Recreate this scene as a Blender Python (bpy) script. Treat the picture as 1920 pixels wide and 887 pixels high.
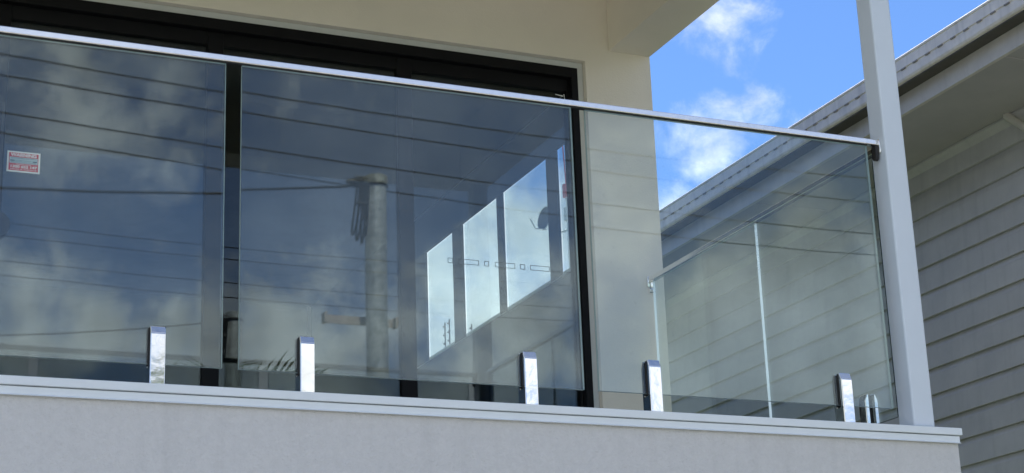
import bpy, bmesh, math, random
from mathutils import Vector, Matrix

for o in list(bpy.data.objects):
    bpy.data.objects.remove(o)
scene = bpy.context.scene
C = scene.collection
H = 1.6                      # eye height above the ground; all builders below take z relative to eye level

# ------------------------------------------------------------------ camera
def cam_axes(yaw, pitch, roll):
    B = Matrix(((1, 0, 0), (0, 0, -1), (0, 1, 0)))
    cy, sy = math.cos(yaw), math.sin(yaw)
    cp, sp = math.cos(pitch), math.sin(pitch)
    cr, sr = math.cos(roll), math.sin(roll)
    Ry = Matrix(((cy, 0, sy), (0, 1, 0), (-sy, 0, cy)))
    Rp = Matrix(((1, 0, 0), (0, cp, sp), (0, -sp, cp)))
    Rr = Matrix(((cr, -sr, 0), (sr, cr, 0), (0, 0, 1)))
    return Rr @ Rp @ Ry @ B
Mc = cam_axes(-.420079, .303162, -.037183)
cd = bpy.data.cameras.new('camera')
cd.sensor_width = 36.0
cd.lens = 36.0 * 3309.5 / 1920.0
cd.clip_end = 6000
cam = bpy.data.objects.new('camera', cd)
C.objects.link(cam)
r, d, f = Mc[0], Mc[1], Mc[2]
cam.matrix_world = Matrix(((r[0], -d[0], -f[0], 0), (r[1], -d[1], -f[1], 0), (r[2], -d[2], -f[2], H), (0, 0, 0, 1)))
scene.camera = cam

# ------------------------------------------------------------------ sky
SUN_EL = math.radians(55)
SUN_AZ = math.radians(1.5)       # clockwise from +Y: behind the house
world = bpy.data.worlds.new('World')
scene.world = world
world.use_nodes = True
wn, wl = world.node_tree.nodes, world.node_tree.links
wn.clear()
def N(nt, typ, **kw):
    n = nt.nodes.new(typ)
    for k, v in kw.items():
        setattr(n, k, v)
    return n
W = world.node_tree
wout = N(W, 'ShaderNodeOutputWorld')
bg = N(W, 'ShaderNodeBackground')
bg.inputs['Strength'].default_value = 0.08
wl.new(bg.outputs[0], wout.inputs[0])
sky = N(W, 'ShaderNodeTexSky', sky_type='NISHITA')
sky.sun_disc = False
sky.sun_elevation = SUN_EL
sky.sun_rotation = SUN_AZ
sky.air_density = 0.8
sky.dust_density = 0.0
sky.ozone_density = 10.0
tc = N(W, 'ShaderNodeTexCoord')
def wmath(op, a, b=None, c=None, clamp=False):
    n = N(W, 'ShaderNodeMath', operation=op, use_clamp=clamp)
    for i, v in enumerate((a, b, c)):
        if v is None: continue
        if isinstance(v, (int, float)): n.inputs[i].default_value = v
        else: wl.new(v, n.inputs[i])
    return n.outputs[0]
def noise(scale, detail, rough, off, dist=0.0):
    mp = N(W, 'ShaderNodeMapping')
    mp.inputs['Location'].default_value = off
    wl.new(tc.outputs['Generated'], mp.inputs[0])
    n = N(W, 'ShaderNodeTexNoise')
    n.inputs['Scale'].default_value = scale
    n.inputs['Detail'].default_value = detail
    n.inputs['Roughness'].default_value = rough
    n.inputs['Distortion'].default_value = dist
    wl.new(mp.outputs[0], n.inputs['Vector'])
    return n.outputs['Fac']
fine = noise(24, 12, .60, (0, 0, 0), .25)
mid = noise(9, 8, .58, (2.3, 4.1, .7), .3)
# cumulus banks: (direction, angular radius deg, weight)
BANKS = [((.474, .779, .411), 2.2, .27), ((.486, .772, .410), 1.6, .20), ((.482, .807, .345), 1.6, .36), ((.492, .800, .343), 1.0, .20), ((.514, .783, .352), 1.3, .32),
         ((.464, .829, .309), 1.2, .38), ((.42, .88, .24), 4.0, .40), ((.385, .879, .278), 3.2, .50), ((.34, .90, .26), 4.0, .5), ((.420, .853, .308), 1.8, .42),
         ((.137, -.910, .392), 6.5, .38), ((.251, -.889, .383), 4.0, .30), ((.182, -.914, .362), 3.4, .32), ((.138, -.954, .265), 3.0, .38), ((.225, -.945, .238), 2.2, .36),
         ((.290, -.926, .244), 3.6, .38), ((.371, -.895, .248), 3.4, .38), ((.520, -.816, .251), 3.0, .8), ((.548, -.793, .266), 3.2, .58), ((.500, -.83, .24), 3.0, .6), ((.439, -.839, .323), 3.6, .34),
         ((.403, -.876, .264), 2.8, .32), ((.167, -.936, .311), 2.6, .26),
         ((-.35, -.85, .38), 9.0, .5), ((-.7, -.6, .35), 16.0, .5), ((.75, -.6, .3), 9.0, .4), ((-.5, -.2, .8), 16.0, .45)]  # this last row is out of view, added as fill light
acc = None
for (dv, rad, wgt) in BANKS:
    v = Vector(dv).normalized()
    dp = N(W, 'ShaderNodeVectorMath', operation='DOT_PRODUCT')
    wl.new(tc.outputs['Generated'], dp.inputs[0])
    dp.inputs[1].default_value = v
    mr = N(W, 'ShaderNodeMapRange', interpolation_type='SMOOTHSTEP')
    mr.inputs['From Min'].default_value = math.cos(math.radians(rad * 1.5))
    mr.inputs['From Max'].default_value = 1.0
    mr.inputs['To Max'].default_value = wgt
    wl.new(dp.outputs['Value'], mr.inputs[0])
    acc = mr.outputs[0] if acc is None else wmath('MAXIMUM', acc, mr.outputs[0])
sep = N(W, 'ShaderNodeSeparateXYZ')
wl.new(tc.outputs['Generated'], sep.inputs[0])
dens = wmath('ADD', wmath('MULTIPLY', fine, 1.0), wmath('MULTIPLY', mid, .5))
low = N(W, 'ShaderNodeMapRange', interpolation_type='SMOOTHSTEP')
for k_, v_ in (('From Min', .34), ('From Max', .04), ('To Min', 0), ('To Max', .55)): low.inputs[k_].default_value = v_
wl.new(sep.outputs['Z'], low.inputs[0])
dens = wmath('ADD', wmath('ADD', dens, acc), low.outputs[0])
cov = N(W, 'ShaderNodeMapRange', interpolation_type='SMOOTHSTEP')
cov.inputs['From Min'].default_value = .90
cov.inputs['From Max'].default_value = 1.42
wl.new(dens, cov.inputs[0])
shade = N(W, 'ShaderNodeMapRange')
shade.inputs['From Min'].default_value = .35
shade.inputs['From Max'].default_value = .68
shade.inputs['To Min'].default_value = 5.8
shade.inputs['To Max'].default_value = 11.0
wl.new(noise(15, 6, .55, (.4, .1, .9)), shade.inputs[0])
ccol = N(W, 'ShaderNodeVectorMath', operation='SCALE')
ccol.inputs[0].default_value = (.95, .98, 1.0)
wl.new(shade.outputs[0], ccol.inputs['Scale'])
mx = N(W, 'ShaderNodeMix', data_type='RGBA')
# thin high veil over the street half of the sky
vd = N(W, 'ShaderNodeVectorMath', operation='DOT_PRODUCT')
wl.new(tc.outputs['Generated'], vd.inputs[0]); vd.inputs[1].default_value = Vector((.1, -.93, .35)).normalized()
vm = N(W, 'ShaderNodeMapRange', interpolation_type='SMOOTHSTEP')
for k_, v_ in (('From Min', -.2), ('From Max', .9), ('To Min', 0), ('To Max', 1.0)): vm.inputs[k_].default_value = v_
wl.new(vd.outputs['Value'], vm.inputs[0])
vn = N(W, 'ShaderNodeMapRange', interpolation_type='SMOOTHSTEP')
for k_, v_ in (('From Min', .36), ('From Max', .66), ('To Min', .02), ('To Max', .28)): vn.inputs[k_].default_value = v_
wl.new(noise(6, 7, .5, (1.1, .2, 3.0), .2), vn.inputs[0])
veil = wmath('MULTIPLY', vm.outputs[0], vn.outputs[0])
wl.new(wmath('MAXIMUM', cov.outputs[0], veil), mx.inputs['Factor'])
wl.new(sky.outputs[0], mx.inputs['A'])
wl.new(ccol.outputs[0], mx.inputs['B'])
wl.new(mx.outputs['Result'], bg.inputs['Color'])

# ------------------------------------------------------------------ sun, exposure
sd = bpy.data.lights.new('sun', 'SUN')
sd.energy = 5.0
sd.angle = math.radians(.53)
sd.color = (1.0, .95, .88)
sun = bpy.data.objects.new('sun', sd)
C.objects.link(sun)
sdir = Vector((math.sin(SUN_AZ) * math.cos(SUN_EL), math.cos(SUN_AZ) * math.cos(SUN_EL), math.sin(SUN_EL)))
sun.rotation_euler = sdir.to_track_quat('Z', 'Y').to_euler()
sun.location = (0, 8, 20)
scene.view_settings.view_transform = 'Standard'
scene.view_settings.look = 'None'
scene.view_settings.gamma = 1
scene.view_settings.use_curve_mapping = False
scene.view_settings.exposure = 1.3
scene.cycles.use_denoising = True
scene.cycles.denoising_prefilter = 'ACCURATE'
scene.cycles.max_bounces = 14
scene.cycles.diffuse_bounces = 5
scene.cycles.glossy_bounces = 8
scene.cycles.transparent_max_bounces = 24
scene.cycles.sample_clamp_indirect = 6

# ------------------------------------------------------------------ materials
def srgb(c):
    return tuple((x / 255 / 12.92) if x <= 10 else ((x / 255 + .055) / 1.055) ** 2.4 for x in c)
def mat(name, col, rough=.6, metal=0., var=.06, scale=6., bump=0., bscale=60., spec=.5, streak=0., piece=0.):
    m = bpy.data.materials.new(name)
    m.use_nodes = True
    nt = m.node_tree
    b = nt.nodes['Principled BSDF']
    b.inputs['Roughness'].default_value = rough
    b.inputs['Metallic'].default_value = metal
    b.inputs['Specular IOR Level'].default_value = spec
    co = N(nt, 'ShaderNodeTexCoord')
    ge = N(nt, 'ShaderNodeNewGeometry')
    n1 = N(nt, 'ShaderNodeTexNoise')
    n1.inputs['Scale'].default_value = scale
    n1.inputs['Detail'].default_value = 8
    n1.inputs['Roughness'].default_value = .65
    nt.links.new(ge.outputs['Position'], n1.inputs['Vector'])
    rp = N(nt, 'ShaderNodeMapRange')
    rp.inputs['From Min'].default_value = .3
    rp.inputs['From Max'].default_value = .7
    rp.inputs['To Min'].default_value = 1 - var
    rp.inputs['To Max'].default_value = 1 + var
    nt.links.new(n1.outputs['Fac'], rp.inputs[0])
    val = rp.outputs[0]
    if streak:
        mp = N(nt, 'ShaderNodeMapping')
        mp.inputs['Scale'].default_value = (22, 22, 1.2)
        nt.links.new(ge.outputs['Position'], mp.inputs[0])
        n3 = N(nt, 'ShaderNodeTexNoise')
        n3.inputs['Scale'].default_value = 1
        n3.inputs['Detail'].default_value = 6
        nt.links.new(mp.outputs[0], n3.inputs['Vector'])
        r3 = N(nt, 'ShaderNodeMapRange')
        r3.inputs['From Min'].default_value = .52
        r3.inputs['From Max'].default_value = .75
        r3.inputs['To Min'].default_value = 1
        r3.inputs['To Max'].default_value = 1 - streak
        nt.links.new(n3.outputs['Fac'], r3.inputs[0])
        mm = N(nt, 'ShaderNodeMath', operation='MULTIPLY')
        nt.links.new(val, mm.inputs[0]); nt.links.new(r3.outputs[0], mm.inputs[1])
        val = mm.outputs[0]
    if piece:
        oi = N(nt, 'ShaderNodeObjectInfo')
        ro = N(nt, 'ShaderNodeMapRange')
        ro.inputs['To Min'].default_value = 1 - piece; ro.inputs['To Max'].default_value = 1 + piece
        nt.links.new(oi.outputs['Random'], ro.inputs[0])
        mo = N(nt, 'ShaderNodeMath', operation='MULTIPLY')
        nt.links.new(val, mo.inputs[0]); nt.links.new(ro.outputs[0], mo.inputs[1])
        val = mo.outputs[0]
    sc = N(nt, 'ShaderNodeVectorMath', operation='SCALE')
    sc.inputs[0].default_value = col[:3]
    nt.links.new(val, sc.inputs['Scale'])
    nt.links.new(sc.outputs[0], b.inputs['Base Color'])
    rr = N(nt, 'ShaderNodeMapRange')
    rr.inputs['From Min'].default_value = .3
    rr.inputs['From Max'].default_value = .7
    rr.inputs['To Min'].default_value = max(.02, rough * .85)
    rr.inputs['To Max'].default_value = min(1, rough * 1.15)
    nt.links.new(n1.outputs['Fac'], rr.inputs[0])
    nt.links.new(rr.outputs[0], b.inputs['Roughness'])
    if bump:
        n2 = N(nt, 'ShaderNodeTexNoise')
        n2.inputs['Scale'].default_value = bscale
        n2.inputs['Detail'].default_value = 5
        nt.links.new(ge.outputs['Position'], n2.inputs['Vector'])
        bp = N(nt, 'ShaderNodeBump')
        bp.inputs['Strength'].default_value = 1.0
        bp.inputs['Distance'].default_value = bump
        nt.links.new(n2.outputs['Fac'], bp.inputs['Height'])
        nt.links.new(bp.outputs[0], b.inputs['Normal'])
    return m

def glass(name, f0, tint, wave=0.0, smear=0.0):
    """thin sheet: Schlick reflection over a tinted clear body, the same from both sides"""
    m = bpy.data.materials.new(name)
    m.use_nodes = True
    nt = m.node_tree
    nt.nodes.clear()
    out = N(nt, 'ShaderNodeOutputMaterial')
    lw = N(nt, 'ShaderNodeLayerWeight')
    lw.inputs['Blend'].default_value = .5
    pw = N(nt, 'ShaderNodeMath', operation='POWER')
    nt.links.new(lw.outputs['Facing'], pw.inputs[0]); pw.inputs[1].default_value = 5
    mr = N(nt, 'ShaderNodeMapRange')
    mr.inputs['To Min'].default_value = f0
    mr.inputs['To Max'].default_value = 1
    nt.links.new(pw.outputs[0], mr.inputs[0])
    tr = N(nt, 'ShaderNodeBsdfTransparent')
    tr.inputs[0].default_value = (*tint, 1)
    gl = N(nt, 'ShaderNodeBsdfGlossy')
    gl.inputs['Roughness'].default_value = 0.0
    gl.inputs[0].default_value = (.86, .98, 1, 1)
    ge = N(nt, 'ShaderNodeNewGeometry')
    if wave:
        n2 = N(nt, 'ShaderNodeTexNoise')
        n2.inputs['Scale'].default_value = 3.5
        n2.inputs['Detail'].default_value = 1.5
        nt.links.new(ge.outputs['Position'], n2.inputs['Vector'])
        sb = N(nt, 'ShaderNodeVectorMath', operation='SUBTRACT')
        nt.links.new(n2.outputs['Color'], sb.inputs[0]); sb.inputs[1].default_value = (.5, .5, .5)
        ml = N(nt, 'ShaderNodeVectorMath', operation='SCALE')
        nt.links.new(sb.outputs[0], ml.inputs[0]); ml.inputs['Scale'].default_value = wave
        ad = N(nt, 'ShaderNodeVectorMath', operation='ADD')
        nt.links.new(ge.outputs['Normal'], ad.inputs[0]); nt.links.new(ml.outputs[0], ad.inputs[1])
        nz = N(nt, 'ShaderNodeVectorMath', operation='NORMALIZE')
        nt.links.new(ad.outputs[0], nz.inputs[0])
        nt.links.new(nz.outputs[0], gl.inputs['Normal'])
    mix = N(nt, 'ShaderNodeMixShader')
    nt.links.new(mr.outputs[0], mix.inputs[0])
    nt.links.new(tr.outputs[0], mix.inputs[1])
    nt.links.new(gl.outputs[0], mix.inputs[2])
    res = mix.outputs[0]
    if smear:      # thin film of dust and dried rain on the sheet
        n4 = N(nt, 'ShaderNodeTexNoise')
        n4.inputs['Scale'].default_value = 3.2
        n4.inputs['Detail'].default_value = 10
        n4.inputs['Roughness'].default_value = .7
        nt.links.new(ge.outputs['Position'], n4.inputs['Vector'])
        r4 = N(nt, 'ShaderNodeMapRange')
        r4.inputs['From Min'].default_value = .35
        r4.inputs['From Max'].default_value = .75
        r4.inputs['To Min'].default_value = smear * .3
        r4.inputs['To Max'].default_value = smear
        nt.links.new(n4.outputs['Fac'], r4.inputs[0])
        n5 = N(nt, 'ShaderNodeTexNoise')
        n5.inputs['Scale'].default_value = 70
        n5.inputs['Detail'].default_value = 2
        nt.links.new(ge.outputs['Position'], n5.inputs['Vector'])
        r5 = N(nt, 'ShaderNodeMapRange')
        r5.inputs['From Min'].default_value = .68
        r5.inputs['From Max'].default_value = .78
        r5.inputs['To Min'].default_value = 0
        r5.inputs['To Max'].default_value = smear * 2.2
        nt.links.new(n5.outputs['Fac'], r5.inputs[0])
        a5 = N(nt, 'ShaderNodeMath', operation='ADD')
        nt.links.new(r4.outputs[0], a5.inputs[0]); nt.links.new(r5.outputs[0], a5.inputs[1])
        df = N(nt, 'ShaderNodeBsdfDiffuse')
        df.inputs[0].default_value = (.6, .6, .56, 1)
        m2 = N(nt, 'ShaderNodeMixShader')
        nt.links.new(a5.outputs[0], m2.inputs[0])
        nt.links.new(res, m2.inputs[1])
        nt.links.new(df.outputs[0], m2.inputs[2])
        res = m2.outputs[0]
    nt.links.new(res, out.inputs[0])
    return m

MT = {}
MT['render'] = mat('painted_render', (.585, .582, .585), .85, var=.05, scale=60, bump=.004, bscale=110, streak=.06)
MT['soffit_paint'] = mat('warm_white_render', (.78, .72, .62), .85, var=.04, scale=2, bump=.001, bscale=140)
MT['trim'] = mat('pale_grey_paint', (.71, .76, .80), .45, var=.03, scale=10)
MT['post'] = mat('pale_grey_steel_paint', (.61, .67, .74), .42, var=.03, scale=5)
MT['reveal'] = mat('door_reveal_paint', (.56, .57, .55), .6, var=.04)
MT['black'] = mat('black_aluminium', (.006, .006, .007), .55, var=.15, spec=.15)
MT['steel'] = mat('polished_stainless', (.80, .80, .79), .07, 1, var=.06, scale=38, bump=.0003, bscale=30)
MT['rail'] = mat('brushed_stainless', (.95, .92, .87), .20, 1, var=.02, scale=60)
MT['rubber'] = mat('black_rubber', (.012, .012, .013), .6, var=.2)
MT['glass'] = glass('clear_toughened_glass', .059, (.93, .965, .962), wave=.0012, smear=.03)
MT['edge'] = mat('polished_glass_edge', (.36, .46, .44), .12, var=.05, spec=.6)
MT['edge_bright'] = mat('sky_glint_glass_edge', (.80, .84, .83), .3, .85, var=.03)  # sky glint on the far side edges, put into a bright metallic colour
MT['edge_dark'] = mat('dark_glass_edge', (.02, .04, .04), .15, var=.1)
MT['tint'] = glass('tinted_door_glass', .043, (.76, .79, .80), wave=.001)
MT['wglass'] = glass('window_glass', .04, (.9, .95, .95))
MT['room'] = mat('unlit_room_wall', (.02, .02, .02), .9)  # near-black colour stands for the lack of light in the room
MT['floor_tile'] = mat('balcony_tile', (.42, .38, .33), .5)
MT['roof'] = mat('steel_roof', (.35, .36, .36), .5)
MT['board'] = mat('weathered_grey_cladding_paint', (.47, .465, .46), .6, var=.09, scale=5, streak=.09, piece=.06)
MT['gutter'] = mat('pale_taupe_gutter_paint', (.74, .69, .63), .5, var=.12, scale=9, streak=.22)
MT['fascia'] = mat('pale_taupe_fascia_paint', (.58, .55, .51), .55, var=.10, scale=6, streak=.1)
MT['soffit'] = mat('grey_soffit_sheet', (.42, .40, .40), .7, var=.10, scale=2.5)
MT['slot'] = mat('dark_wall_core', (.06, .055, .05), .8)  # near-black core behind the weatherboards
MT['slot_lip'] = mat('dark_slot_lip', (.27, .25, .23), .8)  # solid slot boxes, darker than the gutter paint
MT['gutter_base'] = mat('dark_gutter_base', (.085, .078, .07), .8, var=.3, scale=8)  # dark plate under the gutter, much darker than its paint
MT['galv'] = mat('galvanised_steel', (.47, .48, .445), .40, .3, var=.42, scale=17, bump=.004, bscale=34)
MT['arm'] = mat('weathered_arm_steel', (.42, .36, .31), .6, .3, var=.2, scale=20)
MT['cable'] = mat('black_cable_sheath', (.008, .008, .009), .5)
MT['wire'] = mat('weathered_conductor', (.022, .02, .018), .55, .2)
MT['asphalt'] = mat('asphalt', (.055, .055, .056), .9, var=.2, scale=3, bump=.004, bscale=120)
MT['concrete'] = mat('concrete', (.48, .46, .42), .9, var=.12, scale=1.4, bump=.002, bscale=90)
MT['grass'] = mat('mown_grass', (.07, .10, .03), .95, var=.4, scale=1.2, bump=.03, bscale=30)
MT['white_paint'] = mat('line_paint', (.75, .75, .73), .7)
MT['frond'] = mat('palm_leaf', (.12, .16, .035), .35, var=.35, scale=9)
MT['trunk'] = mat('palm_trunk', (.20, .17, .13), .9, var=.3, scale=14, bump=.02, bscale=20)
MT['redroof'] = mat('red_roof_tile', (.50, .16, .12), .8, var=.2, scale=3)
MT['farwall'] = mat('cream_wall', (.5, .46, .4), .8)
MT['red'] = mat('faded_red_plastic', (.45, .05, .07), .5)
MT['dish'] = mat('grey_dish_enamel', (.10, .105, .115), .5)
MT['white'] = mat('white_enamel', (.75, .76, .76), .4)
MT['st_white'] = mat('sticker_white', (.85, .86, .85), .6, var=.03)
MT['st_red'] = mat('sticker_red', (.55, .02, .03), .6, var=.05)
MT['st_dark'] = mat('sticker_dark_ink', (.02, .05, .09), .6)
MT['st_blue'] = mat('sticker_pale_blue', (.42, .55, .60), .6)

# ------------------------------------------------------------------ mesh helpers (z relative to eye level)
class MB:
    def __init__(s): s.v, s.f = [], []
    def box(s, x0, x1, y0, y1, z0, z1):
        n = len(s.v)
        s.v += [(x0, y0, z0), (x1, y0, z0), (x1, y1, z0), (x0, y1, z0), (x0, y0, z1), (x1, y0, z1), (x1, y1, z1), (x0, y1, z1)]
        s.f += [tuple(n + i for i in q) for q in ((0, 3, 2, 1), (4, 5, 6, 7), (0, 1, 5, 4), (1, 2, 6, 5), (2, 3, 7, 6), (3, 0, 4, 7))]
        return s
    def prism(s, prof, a0, a1, axis='y'):
        """closed profile extruded along y (profile in x,z), x (profile in y,z) or z (profile in x,y)"""
        n, k = len(s.v), len(prof)
        for a in (a0, a1):
            for (p, q) in prof:
                s.v.append((p, a, q) if axis == 'y' else (a, p, q) if axis == 'x' else (p, q, a))
        for i in range(k):
            j = (i + 1) % k
            s.f.append((n + i, n + j, n + k + j, n + k + i))
        s.f.append(tuple(n + i for i in reversed(range(k))))
        s.f.append(tuple(n + k + i for i in range(k)))
        return s
    def tube(s, pts, rad, seg=8, cap=True):
        n0 = len(s.v)
        pts = [Vector(p) for p in pts]
        rads = rad if isinstance(rad, (list, tuple)) else [rad] * len(pts)
        up = None
        for i, p in enumerate(pts):
            t = (pts[min(i + 1, len(pts) - 1)] - pts[max(i - 1, 0)]).normalized()
            if up is None:
                up = t.cross(Vector((0, 0, 1)) if abs(t.z) < .9 else Vector((1, 0, 0))).normalized()
            up = (up - t * up.dot(t)).normalized()
            w = t.cross(up)
            for k in range(seg):
                a = 2 * math.pi * k / seg
                s.v.append(tuple(p + (up * math.cos(a) + w * math.sin(a)) * rads[i]))
        for i in range(len(pts) - 1):
            for k in range(seg):
                k2 = (k + 1) % seg
                a = n0 + i * seg
                s.f.append((a + k, a + k2, a + seg + k2, a + seg + k))
        if cap:
            s.f.append(tuple(n0 + k for k in reversed(range(seg))))
            e = n0 + (len(pts) - 1) * seg
            s.f.append(tuple(e + k for k in range(seg)))
        return s
    def build(s, name, m, parent=None, bevel=0., smooth=False, seg=2, raise_z=True):
        me = bpy.data.meshes.new(name)
        dz = H if raise_z else 0
        me.from_pydata([(x, y, z + dz) for (x, y, z) in s.v], [], s.f)
        bm = bmesh.new(); bm.from_mesh(me)
        bmesh.ops.recalc_face_normals(bm, faces=bm.faces)
        if bevel:
            bmesh.ops.bevel(bm, geom=list(bm.edges), offset=bevel, segments=seg, profile=.5, affect='EDGES', clamp_overlap=True)
        bm.to_mesh(me); bm.free()
        if smooth:
            for p in me.polygons: p.use_smooth = True
            if hasattr(me, 'set_sharp_from_angle'): me.set_sharp_from_angle(angle=math.radians(40))
        for q in (m if isinstance(m, (list, tuple)) else [m]):
            me.materials.append(MT[q])
        o = bpy.data.objects.new(name, me)
        C.objects.link(o)
        if parent is not None:
            o.parent = parent
            p0 = Vector((0, 0, 0)); q0 = parent
            while q0 is not None:
                p0 += q0.location; q0 = q0.parent
            me.transform(Matrix.Translation(-p0))
        return o
def boxo(name, m, parent, dims, bevel=0., smooth=False):
    return MB().box(*dims).build(name, m, parent, bevel, smooth)
def tag(o, label=None, cat=None, group=None, kind=None):
    for k, v in (('label', label), ('category', cat), ('group', group), ('kind', kind)):
        if v: o[k] = v
    return o
def thing(name, label, cat, loc, group=None):
    o = bpy.data.objects.new(name, None)
    C.objects.link(o)
    o.location = (loc[0], loc[1], loc[2] + H)
    o.empty_display_size = .1
    return tag(o, label, cat, group)
def copy_tree(o, parent=None):
    c = o.copy(); C.objects.link(c)
    if parent is not None: c.parent = parent
    for ch in o.children: copy_tree(ch, c)
    return c

# ------------------------------------------------------------------ the ground
GZ = -1.6
def sheet(name, m, x0, x1, y0, y1, z, kind='structure'):
    b = MB(); b.v = [(x0, y0, z), (x1, y0, z), (x1, y1, z), (x0, y1, z)]; b.f = [(0, 1, 2, 3)]
    return tag(b.build(name, m), kind=kind)
sheet('ground', 'grass', -1500, 1500, -1500, 1500, GZ)
sheet('footpath', 'concrete', -120, 120, -2.85, 1.2, GZ + .008)  # widened across the unseen verge to bounce more sunlight upward
sheet('driveway', 'concrete', -2.4, 3.4, 1.2, 4.9, GZ + .012)
sheet('road', 'asphalt', -400, 400, -11, -3, GZ + .004)
tag(MB().box(-120, 120, -3.0, -2.85, GZ - .05, GZ + .13).build('kerb', 'concrete', bevel=.02), kind='structure')
tag(MB().box(-120, 120, -11.15, -11.0, GZ - .05, GZ + .13).build('kerb', 'concrete', bevel=.02), kind='structure')

# ------------------------------------------------------------------ the house with the balcony
WY = 6.86
house = thing('house', 'pale rendered house with a glass fronted balcony and black framed sliding door', 'house', (0.6, 8.5, GZ))
b = MB()
b.box(3.474, 3.82, WY, 7.06, GZ, 3.80)
b.box(-.06, 3.474, WY, 7.06, 3.253, 3.80)
b.box(-2.6, -.06, WY, 7.06, GZ, 3.80)
b.box(-.06, 3.474, WY, 7.06, GZ, .96)
w = b.build('front_wall', 'soffit_paint', house); w['label'] = 'warm white rendered wall around the sliding door'
b = MB()
b.box(3.74, 3.82, 7.06, 7.10, GZ, 3.80)
b.box(3.74, 3.82, 7.10, 9.95, GZ, 2.478)
b.box(3.74, 3.82, 7.10, 9.95, 3.42, 3.80)
b.box(3.74, 3.82, 9.95, 13.0, GZ, 3.80)
b.build('side_wall', 'render', house)
boxo('side_wall', 'render', house, (-2.6, -2.45, 7.06, 13.0, GZ, 3.80))
boxo('back_wall', 'render', house, (-2.45, 3.74, 12.9, 13.0, GZ, 3.80))
boxo('roof', 'roof', house, (-2.9, 4.0, 4.70, 13.3, 3.80, 3.98), .01)
boxo('ceiling', 'soffit_paint', house, (-2.6, 3.60, 5.12, WY, 3.62, 3.80))
boxo('beam', 'soffit_paint', house, (3.60, 3.82, 4.90, WY, 3.32, 3.80), .004)
boxo('beam', 'soffit_paint', house, (-2.6, 3.60, 4.90, 5.12, 3.315, 3.80), .004)
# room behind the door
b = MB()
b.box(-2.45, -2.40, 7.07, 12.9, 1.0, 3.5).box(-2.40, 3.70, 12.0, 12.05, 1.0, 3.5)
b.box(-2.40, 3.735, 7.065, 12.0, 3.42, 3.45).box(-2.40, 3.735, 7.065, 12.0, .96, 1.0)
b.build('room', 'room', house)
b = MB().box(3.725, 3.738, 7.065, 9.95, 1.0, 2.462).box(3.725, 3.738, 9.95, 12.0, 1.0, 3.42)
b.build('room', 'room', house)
# row of tall windows in the far side of the room, seen through the door
win = boxo('window', 'black', house, (3.745, 3.757, 7.10, 9.95, 3.166, 3.42))
for (y0, y1) in ((9.70, 9.95), (9.105, 9.254), (8.505, 8.583), (7.790, 7.916), (7.10, 7.20)):
    boxo('mullion', 'room', win, (3.745, 3.757, y0, y1, 2.480, 3.164))
for (y0, y1) in ((9.254, 9.70), (8.583, 9.105), (7.916, 8.505), (7.20, 7.790)):
    boxo('pane', 'wglass', win, (3.764, 3.768, y0, y1, 2.480, 3.166))
# parapet, capping, slab, corner post
b = MB().box(-2.6, 3.876, 4.942, 5.10, GZ, 1.094).box(3.72, 3.876, 5.10, WY, GZ, 1.094)
w = b.build('parapet', 'render', house); w['label'] = 'pale grey textured parapet wall below the glass'
boxo('balcony_floor', 'floor_tile', house, (-2.6, 3.72, 5.10, WY, .80, .965))
def capping(name, prof_front, x1, y_back, m):
    MB().prism(prof_front, -2.65, x1, 'x').build(name, m, house, .0015, seg=1)
capping('capping', [(4.925, 1.118), (4.925, 1.143), (5.125, 1.146), (5.125, 1.118)], 3.888, 5.125, 'trim')
capping('capping_flashing', [(4.940, 1.1155), (4.933, 1.1155), (4.933, 1.0935), (4.926, 1.0905), (4.9265, 1.0885), (4.940, 1.0925)], 3.880, 5.1, 'trim')
boxo('capping', 'trim', house, (3.70, 3.888, 5.1265, WY, 1.118, 1.1455), .0015)
boxo('capping_flashing', 'trim', house, (3.877, 3.882, 5.0, WY, 1.092, 1.1155))
boxo('post', 'post', house, (3.711, 3.799, 4.955, 5.045, 1.1452, 3.32), .007)['label'] = 'pale grey square corner post'

# sliding door: reveal, frame, stiles, panes
def ring(b, x0, x1, z0, z1, wx, wz, y0, y1):
    b.box(x0, x0 + wx, y0, y1, z0, z1).box(x1 - wx, x1, y0, y1, z0, z1).box(x0 + wx, x1 - wx, y0, y1, z1 - wz, z1)
    return b
DY = 6.933
door = ring(MB(), -.06, 3.472, .98, 3.251, .030, .030, 6.889, 6.93).build('sliding_door', 'reveal', house)
door['label'] = 'black framed sliding glass door of four tall panes'
b = ring(MB(), -.03, 3.442, .98, 3.221, .034, .05, 6.882, 6.99)
b.box(.004, 3.408, 6.882, 6.99, .98, 1.03)
b.build('frame', 'black', door, .002)
edges = [(.004, .07), (.798, .863), (1.687, 1.757), (2.552, 2.623), (3.400, 3.4075)]
for i, (x0, x1) in enumerate(edges):
    boxo('stile', 'black', door, (x0, x1, 6.915, 6.955, 1.03, 3.171), .003)
for i in range(4):
    x0, x1 = edges[i][1], edges[i + 1][0]
    boxo('top_rail', 'black', door, (x0, x1, 6.917, 6.953, 3.11, 3.171), .002)
    boxo('bottom_rail', 'black', door, (x0, x1, 6.917, 6.953, 1.03, 1.12), .002)
    boxo('pane', 'tint', door, (x0, x1, DY, DY + .008, 1.12, 3.11))
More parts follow.
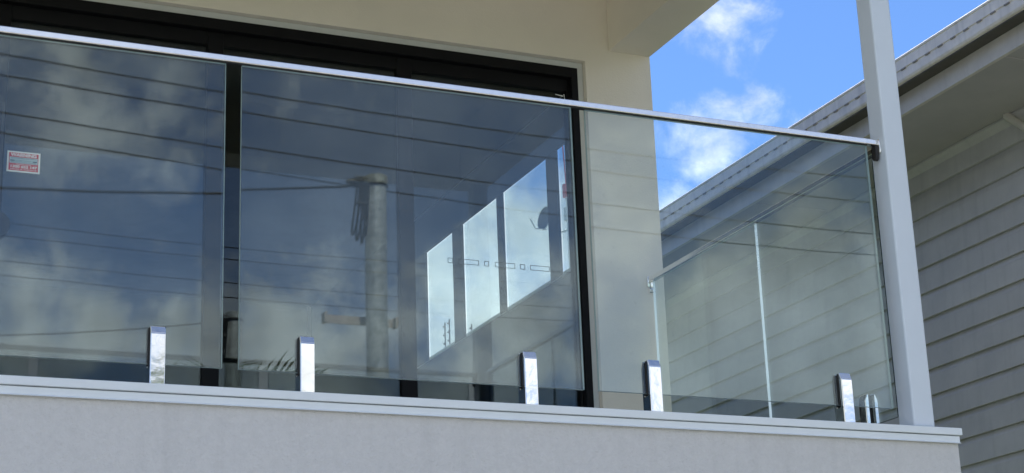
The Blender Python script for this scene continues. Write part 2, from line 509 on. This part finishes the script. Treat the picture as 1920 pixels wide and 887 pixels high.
# round pull plate with its bar on the left stile
b = MB()
prof = []
ctr = (.846, 2.214)
for k in range(28):
    a = 2 * math.pi * k / 28
    prof.append((ctr[0] + .053 * math.cos(a), ctr[1] + .053 * math.sin(a)))
n = len(b.v)
for yy in (6.905, 6.914):
    b.v += [(x, yy, z) for (x, z) in prof]
for k in range(28):
    b.f.append((k, (k + 1) % 28, 28 + (k + 1) % 28, 28 + k))
b.f.append(tuple(range(28))); b.f.append(tuple(reversed(range(28, 56))))
b.tube([(.848, 6.899, 2.20), (.849, 6.899, 2.72)], .005)
b.tube([(.842, 6.899, 2.20), (.842, 6.899, 1.75)], .008)
h = b.build('handle', 'rubber', door); h['label'] = 'round dark pull plate on the left stile'
# scraps of masking tape left in the top corner of the right pane
b = MB().prism([(3.345, 3.098), (3.385, 3.094), (3.386, 3.089), (3.346, 3.094)], DY - .0016, DY - .0006)
b.prism([(3.388, 3.102), (3.392, 3.102), (3.397, 3.060), (3.394, 3.060)], DY - .0016, DY - .0006)
b.build('tape_scrap', 'st_white', door)
# printed safety strip of open dashes on the right-hand pane
b = MB()
def outline(b, x0, x1, z0, z1, t=.0024, y=DY - .0016):
    b.box(x0, x1, y, y + .001, z1 - t, z1).box(x0, x1, y, y + .001, z0, z0 + t)
    b.box(x0, x0 + t, y, y + .001, z0 + t, z1 - t).box(x1 - t, x1, y, y + .001, z0 + t, z1 - t)
for (x0, x1) in ((2.782, 2.806), (2.833, 2.930), (2.956, 2.979), (3.008, 3.106), (3.131, 3.155), (3.180, 3.277)):
    outline(b, x0, x1, 2.224, 2.248)
st = b.build('safety_strip', 'rubber', door); st['label'] = 'printed strip of open dashes on the right pane'

# ------------------------------------------------------------------ balustrades
def pane_mesh(name, parent, x0, x1, y0, y1, z0, z1, edge='edge', tilt=0.0, axis='x'):
    b = MB().box(x0, x1, y0, y1, z0, z1)
    o = b.build(name, ['glass', edge, 'edge_bright'], parent)
    for p in o.data.polygons:
        n_ = p.normal
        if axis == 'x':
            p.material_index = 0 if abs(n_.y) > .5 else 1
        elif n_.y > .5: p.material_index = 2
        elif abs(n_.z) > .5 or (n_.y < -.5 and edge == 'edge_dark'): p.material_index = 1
    if tilt:
        c = Vector(((x0 + x1) / 2, (y0 + y1) / 2, z0 + H)) - o.parent.location
        o.data.transform(Matrix.Translation(c) @ Matrix.Rotation(tilt, 4, 'X') @ Matrix.Translation(-c))
    return o
def make_spigot(parent, cx, cy, rot=0.0):
    """clamp of two chamfered cheeks on a solid foot, glass held between rubber pads; built facing -y"""
    zb, zt = 1.1465, 1.327
    hw = .0225
    b = MB()
    b.prism([(-.028, 0), (.028, 0), (.028, .157), (.018, .180), (.0105, .180), (.0105, .062), (-.0105, .062), (-.0105, .180), (-.018, .180), (-.028, .157)], -hw, hw, 'x')
    g = MB()
    for s in (-1, 1):
        g.box(-hw - .003, hw - .002, min(s * .0065, s * .0104), max(s * .0065, s * .0104), .064, .176)
    objs = []
    sp = b.build('spigot', 'steel', None, .0028, seg=3, raise_z=False)
    ga = g.build('gasket', 'rubber', None, raise_z=False)
    ga.parent = sp
    sp.parent = parent
    return sp
front = thing('glass_balustrade', 'long clear glass balustrade along the front of the balcony with stainless top rail', 'balustrade', (1.9, 5.0, 1.146))
px = 1 / 3309.5 / 2
for (x0, x1, t) in ((.14, 1.278, -11 * px), (1.3285, 2.466, 0), (2.5205, 3.66, -22 * px)):
    pane_mesh('glass_panel', front, x0, x1, 4.994, 5.006, 1.216, 2.190, tilt=t)
sp0 = make_spigot(front, 0, 0)
spots = [.35, 1.082, 1.534, 2.270, 2.716, 3.460]
for i, x in enumerate(spots):
    o = sp0 if i == 0 else copy_tree(sp0, front)
    o.location = (x - 1.9, 0, .001)
rl = boxo('handrail', 'rail', front, (-1.2, 3.703, 4.985, 5.015, 2.1935, 2.2145), .003)
rl['label'] = 'square stainless top rail'
b = MB().box(-1.2, 3.66, 4.992, 5.008, 2.1905, 2.1945)
b.build('gasket', 'rubber', rl)
b = MB().box(3.7032, 3.7105, 4.979, 5.021, 2.163, 2.2165)
b.build('bracket', 'rail', rl, .0025, True)
b = MB()
b.prism([(3.7045 + .0, 0)] and [(4.988 + .012 * (1 + math.cos(a)), 2.150 + .014 * math.sin(a) - (.0 if math.sin(a) < 0 else .0)) for a in [math.pi + math.pi * k / 10 for k in range(11)]] + [(5.012, 2.1925), (4.988, 2.1925)], 3.690, 3.7032, 'x')
b.build('lug', 'rubber', rl)

side = thing('glass_balustrade', 'short clear glass balustrade running back from the post to the wall', 'balustrade', (3.75, 5.95, 1.146))
pane_mesh('glass_panel', side, 3.744, 3.756, 5.090, 5.931, 1.210, 2.190, 'edge_dark', axis='y')
pane_mesh('glass_panel', side, 3.744, 3.756, 5.941, 6.828, 1.210, 2.190, 'edge', axis='y')
for (yy) in (5.268, 5.76, 6.12, 6.64):
    o = copy_tree(sp0, side)
    o.location = (0, yy - 5.95, 0)
    o.rotation_euler = (0, 0, math.pi / 2)
rs = boxo('handrail', 'rail', side, (3.735, 3.765, 5.048, 6.848, 2.1935, 2.2145), .003)
MB().box(3.7295, 3.7705, 6.8485, 6.858, 2.165, 2.2165).build('bracket', 'rail', rs, .0025, True)
MB().tube([(3.735, 6.853, 2.150), (3.765, 6.853, 2.150)], .014, 14).build('knob', 'rail', rs, smooth=True)
# ------------------------------------------------------------------ warning sticker
def text_mesh(name, s, size, m, parent, x, z, y, width=None, bold=0.0):
    cu = bpy.data.curves.new('t', 'FONT')
    cu.body = s; cu.size = size; cu.align_x = 'CENTER'; cu.align_y = 'CENTER'; cu.offset = bold
    cu.extrude = .0001
    to = bpy.data.objects.new('t', cu)
    C.objects.link(to)
    bpy.context.view_layer.update()
    me = bpy.data.meshes.new_from_object(to.evaluated_get(bpy.context.evaluated_depsgraph_get()))
    bpy.data.objects.remove(to)
    xs = [v.co.x for v in me.vertices]
    k = width / (max(xs) - min(xs)) if width else 1
    me.transform(Matrix.Translation((x, y, z + H) - parent.matrix_basis.translation if False else Vector((x, y, z + H)) - parent.location) @ Matrix.Rotation(math.pi / 2, 4, 'X') @ Matrix.Diagonal((k, 1, 1, 1)))
    me.materials.clear(); me.materials.append(MT[m])
    o = bpy.data.objects.new(name, me)
    C.objects.link(o); o.parent = parent
    return o
stk = thing('warning_sticker', 'small red and white security WARNING sticker on the door glass', 'sticker', (.942, DY - .001, 2.447))
sx0, sx1, sz0, sz1 = .877, 1.008, 2.447, 2.536
sy = DY - .0012
boxo('backing', 'st_white', stk, (sx0, sx1, sy - .0004, sy, sz0, sz1))
boxo('red_field', 'st_red', stk, (sx0 + .007, sx1 - .007, sy - .0008, sy - .0005, sz0 + .007, sz1 - .006))
boxo('white_panel', 'st_blue', stk, (sx0 + .010, sx1 - .010, sy - .0012, sy - .0009, sz0 + .038, sz1 - .025))
xc = (sx0 + sx1) / 2
text_mesh('lettering', 'WARNING', .020, 'st_white', stk, xc, sz1 - .0155, sy - .0014, .102, .0006)
text_mesh('lettering', 'ELECTRONIC SECURITY', .0075, 'st_dark', stk, xc, sz1 - .0295, sy - .0016, .098)
boxo('band', 'st_dark', stk, (sx0 + .013, sx0 + .030, sy - .0016, sy - .0013, sz0 + .0465, sz0 + .0515))
boxo('band', 'st_dark', stk, (sx1 - .030, sx1 - .013, sy - .0016, sy - .0013, sz0 + .0465, sz0 + .0515))
text_mesh('lettering', 'ALARM SYSTEM', .0075, 'st_dark', stk, xc, sz0 + .049, sy - .0016, .060)
text_mesh('lettering', 'PROTECTS THESE PREMISES', .006, 'st_dark', stk, xc, sz0 + .042, sy - .0016, .100)
text_mesh('lettering', 'PHONE NOW', .006, 'st_white', stk, xc, sz0 + .0335, sy - .0014, .060)
text_mesh('lettering', '1300 652 147', .015, 'st_white', stk, xc, sz0 + .0235, sy - .0014, .104, .0004)
text_mesh('lettering', 'SALES & SERVICE', .006, 'st_white', stk, xc, sz0 + .0125, sy - .0014, .104)

# ------------------------------------------------------------------ the neighbour's house
nb = thing('neighbour_house', 'grey weatherboard house next door with taupe gutter and wide eaves', 'house', (9.0, 10.5, GZ))
NX, NY0, NY1 = 6.2, 3.5, 18.0
STEP = .1483
z = 2.793 - 27 * STEP
me0 = None
k = 0
while z < 3.36:
    zz = z
    prof = [(NX, zz), (NX - .029, zz), (NX - .0295, zz + .003), (NX - .0225, zz + .112), (NX - .0185, zz + .1135), (NX - .0095, zz + .1470), (NX, zz + .1470)]
    if me0 is None:
        bo = MB().prism(prof, NY0, NY1, 'y').build('weatherboard', 'board', nb)
        me0 = bo; z00 = zz
    else:
        bo = me0.copy(); C.objects.link(bo); bo.parent = nb
        bo.location = (random.Random(k).uniform(-.0012, .0012), 0, zz - z00)
    z += STEP; k += 1
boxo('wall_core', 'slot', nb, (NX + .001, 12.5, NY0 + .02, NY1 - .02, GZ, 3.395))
MB().prism([(NX - .055, 3.398), (NX - .055, 3.385), (NX - .04, 3.372), (NX - .021, 3.345), (NX - .0215, 3.398)], NY0, NY1, 'y').build('cornice', 'board', nb)
so = boxo('soffit', 'soffit', nb, (5.60, NX, NY0 - .5, NY1 + .5, 3.400, 3.408))
for yy in (6.44, 8.84, 4.04, 11.24, 13.64):
    MB().box(5.603, NX - .06, yy, yy + .022, 3.396, 3.4).build('joint_strip', 'soffit', so)
MB().box(5.575, 5.600, NY0 - .5, NY1 + .5, 3.392, 3.56).build('fascia', 'fascia', nb, .002)
gut = MB().prism([(5.574, 3.508), (5.492, 3.504), (5.480, 3.510), (5.474, 3.522), (5.474, 3.5715), (5.4685, 3.5745), (5.4685, 3.630), (5.463, 3.633), (5.463, 3.6435), (5.470, 3.6465), (5.480, 3.6465), (5.482, 3.5800), (5.574, 3.575)], NY0 - .5, NY1 + .5, 'y').build('gutter', 'gutter', nb, .0012, seg=1)
MB().box(5.490, 5.5735, NY0 - .49, NY1 + .49, 3.4965, 3.5025).build('base', 'gutter_base', gut)
sl = None
yy = 4.6
i = 0
while yy < 13.5:
    if sl is None:
        sl = MB().box(5.4665, 5.4735, yy, yy + .038, 3.5668, 3.5742).build('slot', 'slot_lip', gut); y00 = yy
    else:
        o = sl.copy(); C.objects.link(o); o.parent = gut; o.location = (0, yy - y00, 0)
    yy += .107; i += 1
MB().prism([(5.50, 3.60), (5.50, 3.615), (9.25, 4.78), (13.1, 3.60), (12.5, 3.60), (9.25, 4.70)], NY0 - .5, NY1 + .5, 'y').build('roof', 'roof', nb)
MB().tube([(NX - .062, 7.10, 3.397), (NX - .062, 7.09, 3.385), (NX - .06, 6.93, 3.24), (NX - .06, 6.90, 3.18), (NX - .06, 6.90, GZ)], .022, 10).build('downpipe', 'fascia', nb, smooth=True)

# things on and beyond the neighbour's roof, seen through the room's windows
dish = thing('satellite_dish', 'grey satellite dish on the neighbouring roof seen through the room windows', 'dish', (9.05, 19.05, 4.6))
b = MB()
c0 = Vector((9.0, 19.05, 6.80)); ax = Vector((-.98, -.12, .12)).normalized()
u = ax.cross(Vector((0, 0, 1))).normalized(); w = u.cross(ax)
n0 = len(b.v)
for rr, dd in ((0, .0), (.06, .006), (.11, .02), (.155, .042)):
    for k in range(24):
        a = 2 * math.pi * k / 24
        b.v.append(tuple(c0 + (u * math.cos(a) + w * math.sin(a)) * max(rr, .002) + ax * dd))
for i in range(3):
    for k in range(24):
        k2 = (k + 1) % 24
        b.f.append((i * 24 + k, i * 24 + k2, i * 24 + 24 + k2, i * 24 + 24 + k))
b.build('reflector', 'dish', dish, smooth=True)
rim = [c0 + (u * math.cos(2 * math.pi * k / 24) + w * math.sin(2 * math.pi * k / 24)) * .157 + ax * .042 for k in range(25)]
MB().tube(rim, .006, 6, False).build('rim', 'white', dish)
MB().tube([(9.06, 19.04, 4.6), (9.06, 19.04, 6.80)], .022, 8).build('mast', 'dish', dish)
MB().tube([c0 - w * .14, c0 - w * .17 + ax * .16, c0 - w * .06 + ax * .24], .01, 6).build('feed_arm', 'white', dish)
MB().box(9.10, 9.30, 18.36, 18.62, 6.52, 6.86).build('receiver_box', 'dish', dish, .01)
MB().tube([(9.07, 19.0, 6.60), (9.2, 18.5, 6.56)], .018, 6).build('bracket', 'white', dish)
bea = thing('roof_beacon', 'slim aerial with a red beacon beyond the neighbouring roof by the door jamb', 'beacon', (9.0, 18.46, 4.7))
by = 18.46
MB().tube([(9.0, by, 4.7), (9.0, by, 6.92)], .015, 8).build('mast', 'white', bea)
MB().tube([(9.0, by, 6.90), (9.0, by, 7.06)], [.05, .05], 10).build('lamp', 'red', bea)
MB().tube([(9.0, by, 7.06), (9.0, by + .05, 7.60)], .008, 6).build('aerial', 'red', bea)
MB().tube([(9.0, by, 6.60), (9.0, by, 6.76)], .045, 10).build('amplifier', 'white', bea)
for i, (yy, zt, lab) in enumerate(((22.60, 6.36, 'thin roof aerial, left one of the tall pair beyond the gutter'), (22.43, 6.365, 'thin roof aerial, right one of the tall pair beyond the gutter'), (21.62, 6.09, 'short thin roof aerial standing apart from the tall pair'))):
    a = thing('roof_aerial', lab, 'aerial', (9.0, yy, 4.5), 'aerials on the far roof')
    MB().tube([(9.0, yy, 4.5), (9.0, yy, zt)], .010, 6).build('mast', 'wire', a)
    b = MB()
    for q in (.06, .19, .31):
        b.tube([(8.985, yy - .022, zt - q), (8.985, yy + .022, zt - q)], .012, 6)
    b.build('element', 'wire', a)
ra = thing('rear_house', 'distant house with a red tiled roof just above the gutter line', 'house', (16.0, 36.0, GZ))
MB().prism([(33.0, 7.0), (39.0, 7.0), (36.0, 8.74 * 36 / 33.8)], 12.0, 22.0, 'x').build('roof', 'redroof', ra)
MB().box(12.3, 21.7, 33.3, 38.7, GZ, 7.0).build('wall', 'farwall', ra)
MB().box(8.0, 26.0, 20.0, 26.0, GZ, 4.55).build('annexe', 'farwall', ra)

# ------------------------------------------------------------------ street pole, cables (seen reflected in the glass)
PX_, PY_, PZ_ = 3.955, -1.20, 4.185
pole = thing('utility_pole', 'galvanised round steel service pole reflected in the middle glass panel', 'pole', (PX_, PY_, GZ))
MB().tube([(PX_, PY_, GZ), (PX_, PY_, PZ_ - .06)], .077, 40).build('shaft', 'galv', pole, smooth=True)
MB().tube([(PX_, PY_, PZ_ - .062), (PX_, PY_, PZ_ - .006), (PX_, PY_, PZ_)], [.083, .083, .074], 40).build('cap', 'galv', pole, smooth=True)
band = [(PX_ + .080 * math.cos(a), PY_ + .080 * math.sin(a), PZ_ - .075) for a in [2 * math.pi * k / 32 for k in range(33)]]
MB().tube(band, .009, 6, False).build('strap', 'cable', pole, smooth=True)
b = MB().prism([(3.607, PY_ - .085), (3.607, PY_ - .14), (4.135, PY_ - .14), (4.135, PY_ - .085), (4.125, PY_ - .085), (4.125, PY_ - .130), (3.617, PY_ - .130), (3.617, PY_ - .085)], 3.125, 3.185, 'z')
ca = b.build('crossarm', 'arm', pole)
MB().box(3.603, 3.622, PY_ - .145, PY_ - .075, 3.118, 3.19).build('end_cap', 'arm', ca)
MB().box(4.120, 4.139, PY_ - .145, PY_ - .075, 3.118, 3.19).build('end_cap', 'arm', ca)
MB().tube([(3.86, PY_ + .045, PZ_ - .09), (3.80, PY_ + .05, PZ_ - .085), (3.76, PY_ + .055, PZ_ - .08), (3.72, PY_ + .06, PZ_ - .08)], [.020, .034, .030, .012], 10).build('strain_clamp', 'cable', pole, smooth=True)
rg = random.Random(4)
for i, (xa, sw, dep) in enumerate(((3.800, .060, .39), (3.815, .045, .43), (3.83, .025, .45), (3.842, .012, .40))):
    pts = []
    for t in [k / 16 for k in range(17)]:
        a = t * math.pi
        xx = xa + .03 * t - sw * math.sin(a) * (1.2 - .6 * t)
        zz = PZ_ - .08 - dep * math.sin(a) ** .7 * (1 if t < .5 else 1) if t < .75 else PZ_ - .08 - dep * math.sin(a) ** .7
        pts.append((xx, PY_ + .06 + .01 * i, zz))
    MB().tube(pts, .0075, 7).build('cable_loop', 'cable', pole, smooth=True)
MB().box(3.838, 3.872, PY_ + .05, PY_ + .085, PZ_ - .355, PZ_ - .19).build('fuse_box', 'cable', pole, .004)
MB().tube([(3.78, PY_ + .09, PZ_ - .245), (3.87, PY_ + .09, PZ_ - .24)], .012, 8).build('cable_tie', 'cable', pole)
for i in range(4):
    MB().tube([(3.80 + .012 * i, PY_ + .055, PZ_ - .07), (3.785 + .022 * i, PY_ + .06, PZ_ - .03 - .01 * (i % 2)), (3.83 + .015 * i, PY_ + .07, PZ_ - .05)], .0065, 6).build('tail_wire', 'cable', pole)

pts = []
for k in range(41):
    t = .23 + 12.0 * k / 40
    pts.append((PX_ - t, PY_ + .04 + .25 * t, PZ_ - .075 - .24 * t + .02 * t * t if t < 8 else PZ_ - .075 - .24 * 8 + .02 * 64 + .08 * (t - 8)))
tag(MB().tube(pts, .0095, 8).build('service_cable', 'cable', smooth=True), 'thick black service cable leading left from the reflected pole top', 'cable')
WIRES = [(-1.536, -.2054, 5.0371, .0119, .0053, 'topmost'), (-1.7466, -.266, 4.9686, .0395, .0039, 'second from the top'),
         (-2.1689, -.2917, 4.8574, .0481, .0032, 'third from the top'), (-2.2301, -.3919, 4.7515, .0676, .0036, 'lowest')]
for (a, b1, c, e, s2, nm) in WIRES:
    pts = [(x, a + b1 * x, c + e * x + s2 * x * x) for x in [-9 + .6 * k for k in range(46)]]
    tag(MB().tube(pts, .0062, 7).build('overhead_wire', 'wire', smooth=True), 'thin overhead street wire reflected in the glass, %s of the four' % nm, 'wire', 'overhead street wires')

# ------------------------------------------------------------------ palm in the street, its top just shows in the glass
PXm, PYm, PZm = 3.85, -6.0, 3.25
palm = thing('palm_tree', 'green palm whose frond tips reflect at the foot of the middle panel', 'palm', (PXm, PYm, GZ))
tp = [(PXm + .05 * math.sin(k * .7), PYm, GZ + (PZm - GZ) * k / 14) for k in range(15)]
MB().tube(tp, [.16 - .004 * k + .006 * (k % 2) for k in range(15)], 12).build('trunk', 'trunk', palm, smooth=True)
rg = random.Random(11)
for q in range(17):
    az = 2 * math.pi * q / 17 + rg.uniform(-.15, .15)
    el = rg.uniform(.25, 1.05)
    L = rg.uniform(1.2, 1.6)
    b = MB()
    spine = []
    p = Vector((PXm, PYm, PZm)); e = el
    for k in range(15):
        spine.append(p.copy())
        p = p + Vector((math.cos(az) * math.cos(e), math.sin(az) * math.cos(e), math.sin(e))) * (L / 14)
        e -= .115
    b.tube(spine, [.014 * (1 - k / 16) for k in range(15)], 5)
    for k in range(1, 15):
        for j in (0, .5):
            if k == 14 and j: continue
            base = spine[k] if not j else (spine[k] + spine[min(k + 1, 14)]) / 2
            t = (spine[min(k + 1, 14)] - spine[k - 1]).normalized()
            sdv = t.cross(Vector((0, 0, 1))).normalized()
            ll = .46 * math.sin(math.pi * (k + j + 1) / 17) + .08
            for s in (-1, 1):
                dr = (sdv * s * .8 + t * .65 + Vector((0, 0, rg.uniform(.0, .35)))).normalized()
                tip = base + dr * ll + Vector((0, 0, -.10 * ll))
                md = base + dr * ll * .5
                wv = t * .016
                n = len(b.v)
                b.v += [tuple(base - wv), tuple(base + wv), tuple(md + wv * .9), tuple(md - wv * .9), tuple(tip)]
                b.f += [(n, n + 1, n + 2, n + 3), (n + 3, n + 2, n + 4)]
    b.build('frond', 'frond', palm)
